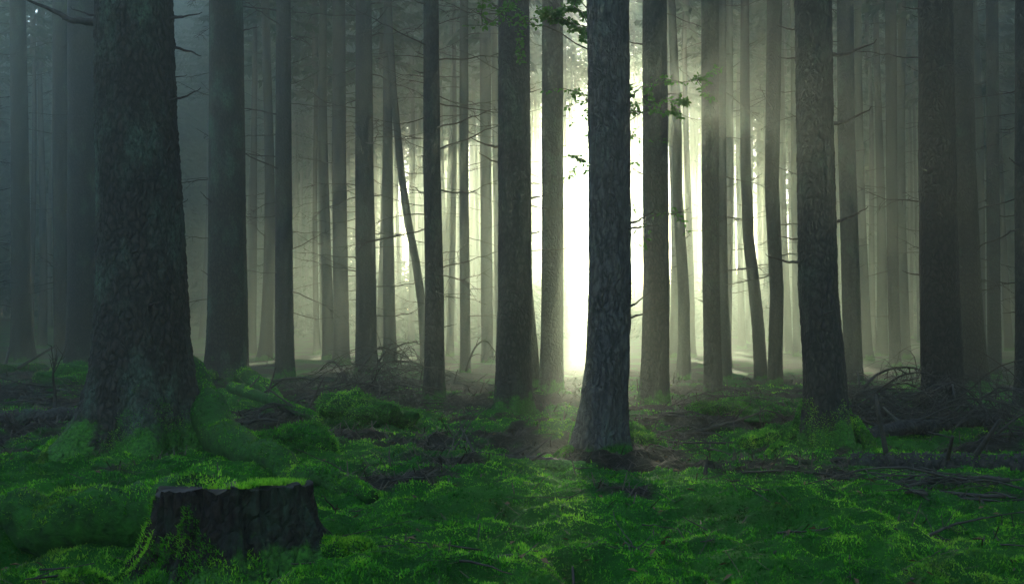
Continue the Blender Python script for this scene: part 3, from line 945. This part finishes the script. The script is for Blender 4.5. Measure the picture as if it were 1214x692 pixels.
for k, (x0, y0, x1, y1, nl, dy) in enumerate([
        (722, 60, 668, 10, 80, -0.2), (722, 40, 690, 48, 60, 0.15), (722, 70, 630, 22, 75, -0.1), (722, 30, 640, -10, 70, 0.2), (700, 60, 552, 30, 60, -0.25),
        (722, 150, 684, 112, 22, 0.0), (722, 235, 676, 186, 26, -0.15), (722, 140, 752, 108, 24, 0.05), (722, 170, 815, 120, 60, 0.2),
        (722, 140, 845, 98, 30, 0.1), (722, 215, 758, 150, 14, -0.1), (722, 300, 820, 252, 14, 0.1)]):
    leafy(lp(x0, y0), lp(x1, y1, dy), nl, 300 + k)

# ----------------------------------------------------------------------------- stump
sd = depth_of(668)
sx = at(278, 668, sd).x
sz = gbase(sx, sd)
HS = at(278, 579, sd).z - sz
st = empty('tree_stump', (sx, sd, sz), 'dark cut tree stump in the left foreground with mossy roots and green tuft on top', 'tree stump')
seg, zs = 160, np.linspace(-0.25, HS, 70)
th = np.linspace(0, 2 * math.pi, seg, endpoint=False); TH, ZZ = np.meshgrid(th, zs)
lob = 0.5 + 0.5 * np.cos(5 * TH + 0.9) * 0.8 + 0.25 * np.cos(2 * TH - 2.6)
rr = 0.25 * (1 + 0.95 * np.exp(-np.maximum(ZZ + 0.02, 0) / 0.10) * lob) * (1 + 0.06 * np.cos(TH * 3 + 1)) * (1 + 0.30 * np.clip((HS - ZZ) / HS, 0, 1.4) ** 1.5 * (0.8 + 0.6 * np.cos(TH))) + 0.022 * fbm(np.cos(TH) * 9, np.sin(TH) * 9, ZZ * 2.5, 4, 0.7) + 0.026 * fbm(np.cos(TH) * 4, np.sin(TH) * 4, ZZ * 3, 4, 0.6) + 0.02 * (1 - np.abs(fbm(np.cos(TH) * 6, np.sin(TH) * 6, ZZ * 1.2, 3)) * 2)
top = -0.13 * np.sin(TH) * 0.262 + 0.055 * fbm(np.cos(TH) * 1.8, np.sin(TH) * 2.2, 3.0, 4, 0.6) + 0.012 * np.cos(TH)
Z2 = ZZ + np.where(ZZ > 0.1, 1, 0) * top * (ZZ - 0.1) / (HS - 0.1)
Vb = np.stack([rr * np.cos(TH), rr * np.sin(TH), Z2], -1).reshape(-1, 3)
I = np.arange(70 * seg).reshape(70, seg); J = np.roll(I, -1, 1)
Fq = np.stack([I[:-1], J[:-1], J[1:], I[1:]], -1).reshape(-1, 4)
M_STUMP = bark_material('stump_wood', (0.004, 0.003, 0.002), (0.026, 0.017, 0.010), (0.03, 0.06, 0.03), 0.08, 0.22, furrow=True)
body = link('stump_body', mesh_np('stump_body', Vb, Fq, M_STUMP), st)
# cut face
rim = Vb.reshape(70, seg, 3)[-1]
rings = [rim]
for q in (0.97, 0.85, 0.7, 0.5, 0.3, 0.12):
    rg = rim.copy(); rg[:, :2] *= q
    rg[:, 2] = rim[:, 2] * q + HS * (1 - q) + 0.007 * fbm(rg[:, 0] * 14, rg[:, 1] * 14, 1.0, 3) + (0.005 if q < 0.99 else 0)
    rings.append(rg)
Vt = np.concatenate(rings + [np.array([[0, 0, (HS + 0.002)]])])
mbt = MB(); fs = []
for a in range(len(rings) - 1):
    for j in range(seg):
        k = (j + 1) % seg; fs.append((a * seg + j, a * seg + k, (a + 1) * seg + k, (a + 1) * seg + j))
for j in range(seg): fs.append(((len(rings) - 1) * seg + j, (len(rings) - 1) * seg + (j + 1) % seg, len(Vt) - 1))
mbt.add(Vt, fs)
M_CUT = simple_mat('cut_wood', (0.014, 0.011, 0.009), (0.060, 0.050, 0.042), 11, bmp=0.01)
link('cut_face', mbt.mesh('cut_face', M_CUT), st)
# moss tuft on the right of the top, moss on the flanks
n = 9000
a = RNG.uniform(0, 6.28, n); q = np.sqrt(RNG.uniform(0, 1, n)) * 0.26
X = q * np.cos(a); Yv = q * np.sin(a)
ok = (X > 0.06 + 0.07 * fbm(X * 9, Yv * 9, 0.0, 2)) | ((q > 0.235) & (X > -0.05))
P = np.stack([X, Yv, (HS + 0.002) - 0.13 * Yv + 0.012 * (X > 0.1)], -1)[ok]
V, T = blades(P, RNG.uniform(0.012, 0.034, len(P)), np.full(len(P), 0.0032), 0.45)
link('moss_cap', mesh_np('moss_cap', V, T, M_MOSS, False), st)
no = np.empty(len(body.data.vertices) * 3, np.float32); body.data.vertices.foreach_get('normal', no); no = no.reshape(-1, 3)
mm = fbm(Vb[:, 0] * 6, Vb[:, 1] * 6, Vb[:, 2] * 6, 3) + 0.28 - Vb[:, 2] * 1.6 - 0.9 * np.maximum(0, Vb[:, 0] * 1.2 + 0.1)
ok = np.where((mm > 0) & (Vb[:, 2] > -0.1))[0]; k = RNG.choice(ok, 14000)
P = Vb[k] + RNG.normal(size=(14000, 3)) * 0.005
up = no[k] + np.array([0, 0, 0.6])
V, T = blades(P, RNG.uniform(0.008, 0.022, 14000), np.full(14000, 0.003), 0.4, up / np.linalg.norm(up, axis=1)[:, None])
link('flank_moss', mesh_np('flank_moss', V, T, M_MOSS, False), body)
sth = (st, None, None, sd, sz)
root_part(sth, [], 0.16, 0.07, pts3=[(-0.12, 0.02), (-0.38, 0.08), (-0.65, 0.10), (-0.95, 0.20), (-1.3, 0.15)])
root_part(sth, [], 0.12, 0.04, pts3=[(0.12, 0.0), (0.32, -0.04), (0.5, -0.10)])
root_part(sth, [], 0.11, 0.04, pts3=[(-0.08, -0.1), (-0.22, -0.32), (-0.42, -0.48)])


# ----------------------------------------------------------------------------- mossy mounds
def mound(px, py, rx, rz, label, seed, sink=0.3):
    x, y = gpt(px, py); z = gh(x, y)
    import bmesh
    bm = bmesh.new(); bmesh.ops.create_icosphere(bm, subdivisions=5, radius=1)
    me = bpy.data.meshes.new('stone'); bm.to_mesh(me); bm.free()
    co = np.empty(len(me.vertices) * 3, np.float32); me.vertices.foreach_get('co', co); u = co.reshape(-1, 3).astype(float)
    f = 1 + 0.75 * fbm(u[:, 0] * 1.3 + seed, u[:, 1] * 1.3, u[:, 2] * 1.3, 3) + 0.07 * fbm(u[:, 0] * 6, u[:, 1] * 6 + seed, u[:, 2] * 6, 3)
    v = u * f[:, None] * np.array([rx * 1.25, rx * 0.95, rz * 1.15]); v[:, 2] = np.where(v[:, 2] < 0, v[:, 2] * 0.6, v[:, 2])
    me.vertices.foreach_set('co', v.astype(np.float32).ravel())
    me.polygons.foreach_set('use_smooth', [True] * len(me.polygons)); me.materials.append(M_MOSSLOG); me.update()
    o = tag(link('mossy_mound', me, None, (x, y, z - rz * 0.12)), label, 'mossy mound', 'rounded mossy mounds')
    n = 16000
    ok = np.where(v[:, 2] > -0.1 * rz)[0]; k = RNG.choice(ok, n)
    nn = u[k] + np.array([0, 0, 0.5]); nn /= np.linalg.norm(nn, axis=1)[:, None]
    V, T = blades(v[k] + RNG.normal(size=(n, 3)) * 0.012, RNG.uniform(0.007, 0.017, n), np.full(n, 0.0045), 0.5, nn)
    link('moss', mesh_np('moss', V, T, M_MOSS, False), o)


mound(340, 540, 0.26, 0.15, 'low double-humped mossy mound right of the huge mossy trunk', 2.0)
mound(425, 512, 0.34, 0.20, 'larger mossy mound before the brush heap, left of the green-footed slim trunk', 5.0)
mound(870, 505, 0.32, 0.12, 'flat mossy mound under dead branches left of the leaning dark trunk', 8.0)
mound(918, 522, 0.20, 0.10, 'small mossy mound touching the left foot of the leaning dark trunk', 11.0)
mound(745, 522, 0.18, 0.10, 'small mossy mound right behind the foot of the furrowed trunk', 14.0)
mound(100, 470, 0.5, 0.24, 'dark wide mossy mound behind the huge mossy trunk, left side', 17.0)


# ----------------------------------------------------------------------------- logs and fallen branches
def log(pix, r0, r1, label, mat, lift=None, name='fallen_log', stubs=3, cat='log', seg=18, moss=0, segs=26):
    P = []
    for i, (px, py) in enumerate(pix):
        x, y = gpt(px, py); P.append((x, y, gbase(x, y) + (lift[i] if lift else r0 * 0.6)))
    P = np.array(P); org = P[0].copy(); P -= org
    u = np.linspace(0, 1, len(P)); uu = np.linspace(0, 1, segs)
    Q = np.stack([np.interp(uu, u, P[:, k]) for k in range(3)], -1)
    rng = np.random.default_rng(int(abs(pix[0][0]) + pix[0][1]))
    Q += np.cumsum(rng.normal(size=Q.shape), 0) * r0 * 0.06
    rr = r0 + (r1 - r0) * uu; rr = rr * (1 + 0.06 * rng.normal(size=segs))
    mb = MB(); mb.tube(Q, rr, seg, True, 0.03)
    o = link(name, mb.mesh(name, mat), None, org)
    tag(o, label, cat)
    for k in range(stubs):
        i = int(rng.integers(2, segs - 2)); dv = rng.normal(size=3); dv[2] = abs(dv[2]) + 0.4; dv /= np.linalg.norm(dv)
        L = rng.uniform(2, 6) * r0 + 0.05; mb2 = MB(); w = Q[i] + dv * (np.linspace(0, 1, 5)[:, None]) * (L + rr[i])
        mb2.tube(w, rr[i] * 0.25 * np.linspace(1, 0.5, 5), 6); link('branch_stub', mb2.mesh('branch_stub', M_DEAD), o)
    if moss:
        k = rng.integers(0, segs - 1, moss); f = rng.uniform(0, 1, moss)[:, None]
        S = Q[k] * (1 - f) + Q[k + 1] * f; dv = rng.normal(size=(moss, 3)); dv[:, 2] = np.abs(dv[:, 2]) + 0.5; dv /= np.linalg.norm(dv, axis=1)[:, None]
        keep = fbm(S[:, 0] * 3, S[:, 1] * 3, S[:, 2], 2) > -0.15
        V, T = blades((S + dv * rr[k][:, None])[keep], rng.uniform(0.01, 0.025, keep.sum()), np.full(keep.sum(), 0.006), 0.4, dv[keep])
        link('moss', mesh_np('moss', V, T, M_MOSS, False), o)
    return o


log([(556, 549), (620, 552), (694, 553)], 0.045, 0.055, 'dark rotten log lying left of the furrowed trunk foot', M_LOG, stubs=4)
log([(1012, 552), (1100, 558), (1240, 566)], 0.08, 0.085, 'long dark log lying right of the leaning dark trunk to the right edge', M_LOG, stubs=3, moss=900)
log([(1015, 527), (1080, 522), (1180, 520)], 0.07, 0.05, 'dark log half buried under brush before the broad brown trunk', M_LOG, stubs=4)
log([(-30, 506), (40, 506), (95, 507)], 0.085, 0.08, 'thick blackish log lying left of the huge mossy trunk', M_LOG, stubs=2, moss=500)
log([(-20, 452), (20, 450), (50, 449)], 0.16, 0.12, 'mossy log far back at the left edge by the bluish trunk', M_MOSSLOG, stubs=2, moss=900)
log([(275, 486), (330, 500), (392, 512)], 0.062, 0.04, 'mossy broken log sloping down rightwards from beside the thick mossy-footed trunk', M_MOSSLOG, lift=[0.24, 0.17, 0.05], stubs=5, moss=2200)
log([(262, 440), (300, 436), (330, 434)], 0.06, 0.05, 'thin log behind the thick mossy-footed trunk at its right', M_DEAD, stubs=2)
log([(440, 462), (500, 459), (585, 458)], 0.07, 0.05, 'long thin log lying behind the green-footed slim trunk', M_DEAD, stubs=5)
log([(66, 512), (64, 470), (66, 420)], 0.018, 0.008, 'upright dead stick standing left of the huge mossy trunk', M_DEAD, name='dead_stick', cat='stick', stubs=4, seg=8) if False else None


def fallen(label, pts, r, seed, ntw=14, tw=0.5, hang=0.4, group='fallen dead branches', cat='branch'):
    """a bare fallen branch through photo pixels at given depths: (px, py, Y)"""
    rng = np.random.default_rng(seed)
    P = np.array([at(*p) for p in pts]); org = P[0].copy(); P -= org
    # smooth curve
    u = np.linspace(0, 1, len(P)); n = 22; uu = np.linspace(0, 1, n)
    Q = np.stack([np.interp(uu, u, P[:, k]) for k in range(3)], -1)
    for _ in range(3): Q[1:-1] = (Q[:-2] + Q[1:-1] * 2 + Q[2:]) / 4
    L = np.linalg.norm(np.diff(Q, axis=0), axis=1).sum()
    Q += np.cumsum(rng.normal(size=Q.shape), 0) * L * 0.002
    mb = MB(); mb.tube(Q, r * (1 - 0.75 * uu), 7)
    for k in range(ntw):
        i = int(rng.integers(3, n)); tl = tw * rng.uniform(0.3, 1.0) * (1.15 - uu[i] * 0.6)
        tan = Q[min(i + 1, n - 1)] - Q[i - 1]; tan /= np.linalg.norm(tan) + 1e-9
        dv = tan * rng.uniform(0.2, 0.9) + rng.normal(size=3) * np.array([0.5, 0.6, 0.5]); dv /= np.linalg.norm(dv)
        m = 7; s = np.linspace(0, 1, m); W = Q[i] + dv * (s * tl)[:, None]; W[:, 2] -= hang * tl * s * s
        mb.tube(W, r * 0.35 * (1 - 0.7 * s), 4)
        for q in range(3):
            j = int(rng.integers(1, m)); d2 = dv + rng.normal(size=3) * 0.7; d2 /= np.linalg.norm(d2); s2 = np.linspace(0, 1, 4)
            W2 = W[j] + d2 * (s2 * tl * 0.4)[:, None]; W2[:, 2] -= hang * tl * 0.4 * s2 * s2
            mb.tube(W2, r * 0.2 * (1 - 0.5 * s2), 3)
    o = link('fallen_branch', mb.mesh('fallen_branch', M_DEAD), None, org)
    return tag(o, label, cat, group)


fallen('bare arching branch curving from the leaning dark trunk foot over to the broad brown trunk', [(1006, 492, 10.5), (1022, 462, 10.6), (1045, 440, 10.8), (1075, 434, 11.0), (1098, 441, 11.1)], 0.022, 1, 20, 0.35, 0.9)
fallen('lower bare arching branch beneath the bigger arch by the broad brown trunk', [(1030, 505, 10.2), (1036, 480, 10.3), (1050, 471, 10.4), (1072, 470, 10.6), (1090, 478, 10.6)], 0.018, 2, 16, 0.3, 0.8)
fallen('small hooked dead branch left of the broad brown trunk base', [(1042, 505, 10.4), (1046, 482, 10.4), (1062, 474, 10.4), (1080, 490, 10.3)], 0.015, 3, 10, 0.25, 0.8)
fallen('long low arching branch at the right edge before the slanting right trunk', [(1080, 505, 9.6), (1110, 491, 9.6), (1150, 488, 9.7), (1190, 500, 9.8), (1220, 520, 9.8)], 0.018, 4, 18, 0.4, 0.6)
fallen('upright dead stick with side limb left of the huge mossy trunk', [(64, 505, 10.5), (66, 470, 10.5), (64, 445, 10.4), (67, 424, 10.3)], 0.022, 5, 5, 0.5, -0.2)
fallen('thin forked stick slanting up rightwards before the dark central trunk', [(528, 545, 7.6), (545, 520, 7.8), (562, 495, 8.2), (590, 476, 8.8)], 0.008, 6, 8, 0.3, 0.2)
fallen('thin curved stick beside the forked stick left of the dark central trunk', [(533, 543, 7.7), (540, 515, 8.0), (560, 488, 8.4), (600, 470, 9.2)], 0.007, 7, 6, 0.3, 0.2)
fallen('dark branch lying raised at one end left of the leaning dark trunk', [(806, 516, 9.3), (840, 508, 9.3), (880, 497, 9.2), (906, 486, 9.1)], 0.02, 8, 9, 0.4, 0.3)
fallen('crooked branch lying in moss at the lower right foreground', [(800, 585, 5.9), (850, 588, 5.8), (900, 590, 5.7), (960, 580, 5.6)], 0.010, 9, 14, 0.3, 0.3)
fallen('bare twiggy branch lying across the brown needles right of centre', [(735, 592, 5.6), (790, 583, 5.9), (850, 575, 6.2), (900, 577, 6.4)], 0.009, 10, 16, 0.35, 0.3)
fallen('small dark branch lying on moss below the rotten log', [(545, 580, 5.9), (575, 588, 5.8), (606, 570, 6.0)], 0.009, 11, 6, 0.2, 0.2)
fallen('short thin twig leaning against the stump on its left', [(182, 602, 4.5), (193, 580, 4.5), (206, 560, 4.6)], 0.005, 12, 3, 0.1, 0.2)
fallen('bare branch lying on moss right of the leaning dark trunk foot', [(985, 545, 7.6), (1030, 540, 7.7), (1075, 548, 7.6), (1120, 560, 7.4)], 0.012, 13, 12, 0.35, 0.3)
fallen('twiggy branch behind the furrowed trunk, pointing right', [(745, 530, 8.6), (780, 515, 8.9), (815, 505, 9.3), (845, 508, 9.5)], 0.012, 14, 18, 0.4, 0.3)
fallen('thin dead branch lying along the lower right corner', [(1090, 640, 4.5), (1130, 622, 4.7), (1175, 610, 4.9), (1212, 606, 5.0)], 0.007, 15, 10, 0.25, 0.3)
fallen('thin dead branch in moss below the leaning dark trunk', [(880, 560, 6.8), (940, 556, 6.9), (985, 562, 6.7), (1010, 575, 6.5)], 0.008, 16, 12, 0.3, 0.3)
fallen('short dark stake sticking up from moss right of the furrowed trunk', [(836, 562, 6.8), (837, 552, 6.8), (839, 540, 6.8)], 0.016, 17, 0)
fallen('thin bare arch in the haze left of the dark central trunk', [(552, 440, 19), (562, 412, 19), (575, 402, 19.3), (590, 422, 19.5), (598, 440, 19.6)], 0.02, 18, 9, 0.4, 0.6)
fallen('curved bare branch in the haze behind the brush heap', [(440, 445, 18), (455, 418, 18), (475, 408, 18.4), (500, 404, 19)], 0.022, 19, 12, 0.5, 0.5)
fallen('second curved bare branch in the haze crossing behind the brush heap', [(425, 440, 17), (450, 408, 17.4), (480, 420, 17.8), (505, 440, 18)], 0.02, 20, 12, 0.5, 0.5)
fallen('bare branch leaning across the mossy broken log', [(282, 505, 11.0), (320, 480, 11.5), (370, 470, 12), (410, 455, 12.6)], 0.014, 21, 14, 0.5, 0.3)
fallen('dead branch jutting left from behind the huge mossy trunk', [(118, 470, 11.5), (95, 478, 11.4), (75, 486, 11.3), (55, 500, 11.2)], 0.016, 22, 8, 0.4, 0.3)
fallen('dead branch lying before the slim dark trunk base', [(310, 455, 15), (345, 446, 15.5), (385, 452, 16), (420, 462, 15.6)], 0.02, 23, 16, 0.6, 0.3)
fallen('twiggy branch lying left of the green-footed slim trunk foot', [(430, 500, 11.2), (470, 488, 11.6), (500, 492, 11.4), (540, 510, 10.5)], 0.013, 24, 18, 0.5, 0.3)


def brush(label, px, py, wx, hz, n, seed, dy=1.2):
    """a tangled heap of fine dead twigs, one interlocked mass"""
    rng = np.random.default_rng(seed)
    x0, y0 = gpt(px, py); half = wx / F * y0 * 0.5; zt = hz
    z0 = gbase(x0, y0); mb = MB()
    for k in range(n):
        a = rng.uniform(0, 6.28); rr = math.sqrt(rng.uniform())
        sx_, sy_ = half * rr * math.cos(a), dy * rr * math.sin(a)
        env = zt * max(0.15, 1 - rr ** 2)
        L = rng.uniform(0.4, 1.3) * min(1.2, half + 0.3); az = rng.uniform(0, 6.28)
        m = 9; s = np.linspace(0, 1, m)
        arc = rng.uniform(0.1, 1.0) * env
        zb = gbase(x0 + sx_, y0 + sy_) - z0
        p = np.stack([sx_ + (s - 0.3) * L * math.cos(az), sy_ + (s - 0.3) * L * math.sin(az), zb + 0.02 + rng.uniform(0, 0.7) * env + arc * np.sin(s * math.pi * rng.uniform(0.6, 1.0)) - 0.1 * s], -1)
        p += np.cumsum(rng.normal(size=p.shape), 0) * L * 0.012
        r = 0.0045 * math.exp(rng.normal() * 0.55) * (0.6 + y0 * 0.035)
        mb.tube(p, r * (1 - 0.7 * s), 5)
        for q in range(5):
            i = int(rng.integers(2, m)); d2 = rng.normal(size=3); d2[2] = d2[2] * 0.5 - 0.2; d2 /= np.linalg.norm(d2); s2 = np.linspace(0, 1, 5)
            w = p[i] + d2 * (s2 * L * rng.uniform(0.12, 0.4))[:, None]; w[:, 2] -= 0.1 * L * s2 * s2
            mb.tube(w, r * 0.45 * (1 - 0.6 * s2), 3)
    return tag(link('brush_heap', mb.mesh('brush_heap', M_DEAD), None, (x0, y0, z0)), label, 'brush heap', 'heaps of dead brush')


brush('big heap of dead brush between the slim dark trunk and green-footed slim trunk', 435, 482, 150, 0.55, 170, 1)
brush('loose brush lying behind the big heap under the twiggy grey trunk', 455, 455, 170, 0.6, 130, 2, 2.0)
brush('dark brush heap under the arching branches at the right', 1075, 508, 150, 0.45, 140, 3)
brush('dark tangled brush in the right corner behind the long log', 1175, 525, 140, 0.5, 150, 4)
brush('low brush strewn between furrowed trunk and grey trunk beyond the glow', 785, 515, 120, 0.16, 90, 5)
brush('low brush over the flat mossy mound left of the leaning dark trunk', 865, 498, 110, 0.2, 80, 6)
brush('dark low brush at the left behind the thick blackish log', 40, 478, 150, 0.3, 100, 7)
brush('thin brush strewn between green-footed slim trunk and dark central trunk', 560, 482, 90, 0.25, 70, 8)
brush('hazy brush strewn around the smooth hazy trunk base', 1010, 478, 120, 0.3, 80, 9, 1.6)
brush('sparse twigs heaped around the mossy broken log', 330, 505, 110, 0.2, 70, 10)
brush('low brush lying on brown needles below the long dark log', 1120, 585, 190, 0.12, 80, 11, 0.5)

# ----------------------------------------------------------------------------- haze
HAZE_DENS, HAZE_G = 0.0068, 0.83
m = bpy.data.materials.new('haze'); m.use_nodes = True
nt = m.node_tree; nt.nodes.clear()
out = nt.nodes.new('ShaderNodeOutputMaterial'); pv = nt.nodes.new('ShaderNodeVolumePrincipled')
pv.inputs['Color'].default_value = (0.84, 0.95, 0.86, 1)
pv.inputs['Density'].default_value = HAZE_DENS
pv.inputs['Anisotropy'].default_value = HAZE_G
nt.links.new(pv.outputs[0], out.inputs['Volume'])
mb = MB()
x0, x1, y0, y1, z0, z1 = -54, 54, -34, 98, -2.0, 34.0
mb.add([(x0, y0, z0), (x1, y0, z0), (x1, y1, z0), (x0, y1, z0), (x0, y0, z1), (x1, y0, z1), (x1, y1, z1), (x0, y1, z1)],
       [(0, 3, 2, 1), (4, 5, 6, 7), (0, 1, 5, 4), (1, 2, 6, 5), (2, 3, 7, 6), (3, 0, 4, 7)])
tag(link('haze', mb.mesh('haze', m, False)), 'pale morning mist filling the whole wood', 'mist', kind='stuff')

# ----------------------------------------------------------------------------- light
w = bpy.data.worlds.new('World'); SC.world = w; w.use_nodes = True
nt = w.node_tree; bg = nt.nodes['Background']
sky = nt.nodes.new('ShaderNodeTexSky'); sky.sky_type = 'NISHITA'; sky.sun_disc = False
sky.sun_elevation = R(SUN_EL); sky.sun_rotation = R(SUN_AZ); sky.dust_density = 0.3; sky.ozone_density = 1.6
nt.links.new(sky.outputs[0], bg.inputs[0]); bg.inputs[1].default_value = 0.15
sl = bpy.data.lights.new('sun', 'SUN'); sl.energy = 5.0; sl.angle = R(0.5); sl.color = (1.0, 0.96, 0.64)
so = bpy.data.objects.new('sun', sl); COL.objects.link(so)
sdir = Vector((math.sin(R(SUN_AZ)) * math.cos(R(SUN_EL)), math.cos(R(SUN_AZ)) * math.cos(R(SUN_EL)), math.sin(R(SUN_EL))))
so.rotation_euler = sdir.to_track_quat('Z', 'Y').to_euler()
so.location = (0, 60, 40)

# ----------------------------------------------------------------------------- camera and render
cd = bpy.data.cameras.new('camera'); cam = bpy.data.objects.new('camera', cd); COL.objects.link(cam)
cd.sensor_width = 36; cd.lens = 36 * F / 1214; cd.clip_start = 0.05; cd.clip_end = 2000
cam.location = (0, 0, CAM_H); cam.rotation_euler = (R(90) - PITCH, 0, 0)
SC.camera = cam
SC.view_settings.view_transform = 'Standard'; SC.view_settings.look = 'None'
SC.view_settings.exposure = 1.95; SC.view_settings.gamma = 1
cy = SC.cycles
cy.use_denoising = True
try: cy.denoiser = 'OPENIMAGEDENOISE'
except Exception: pass
cy.max_bounces = 6; cy.diffuse_bounces = 3; cy.volume_bounces = 2; cy.transparent_max_bounces = 8
cy.sample_clamp_indirect = 4
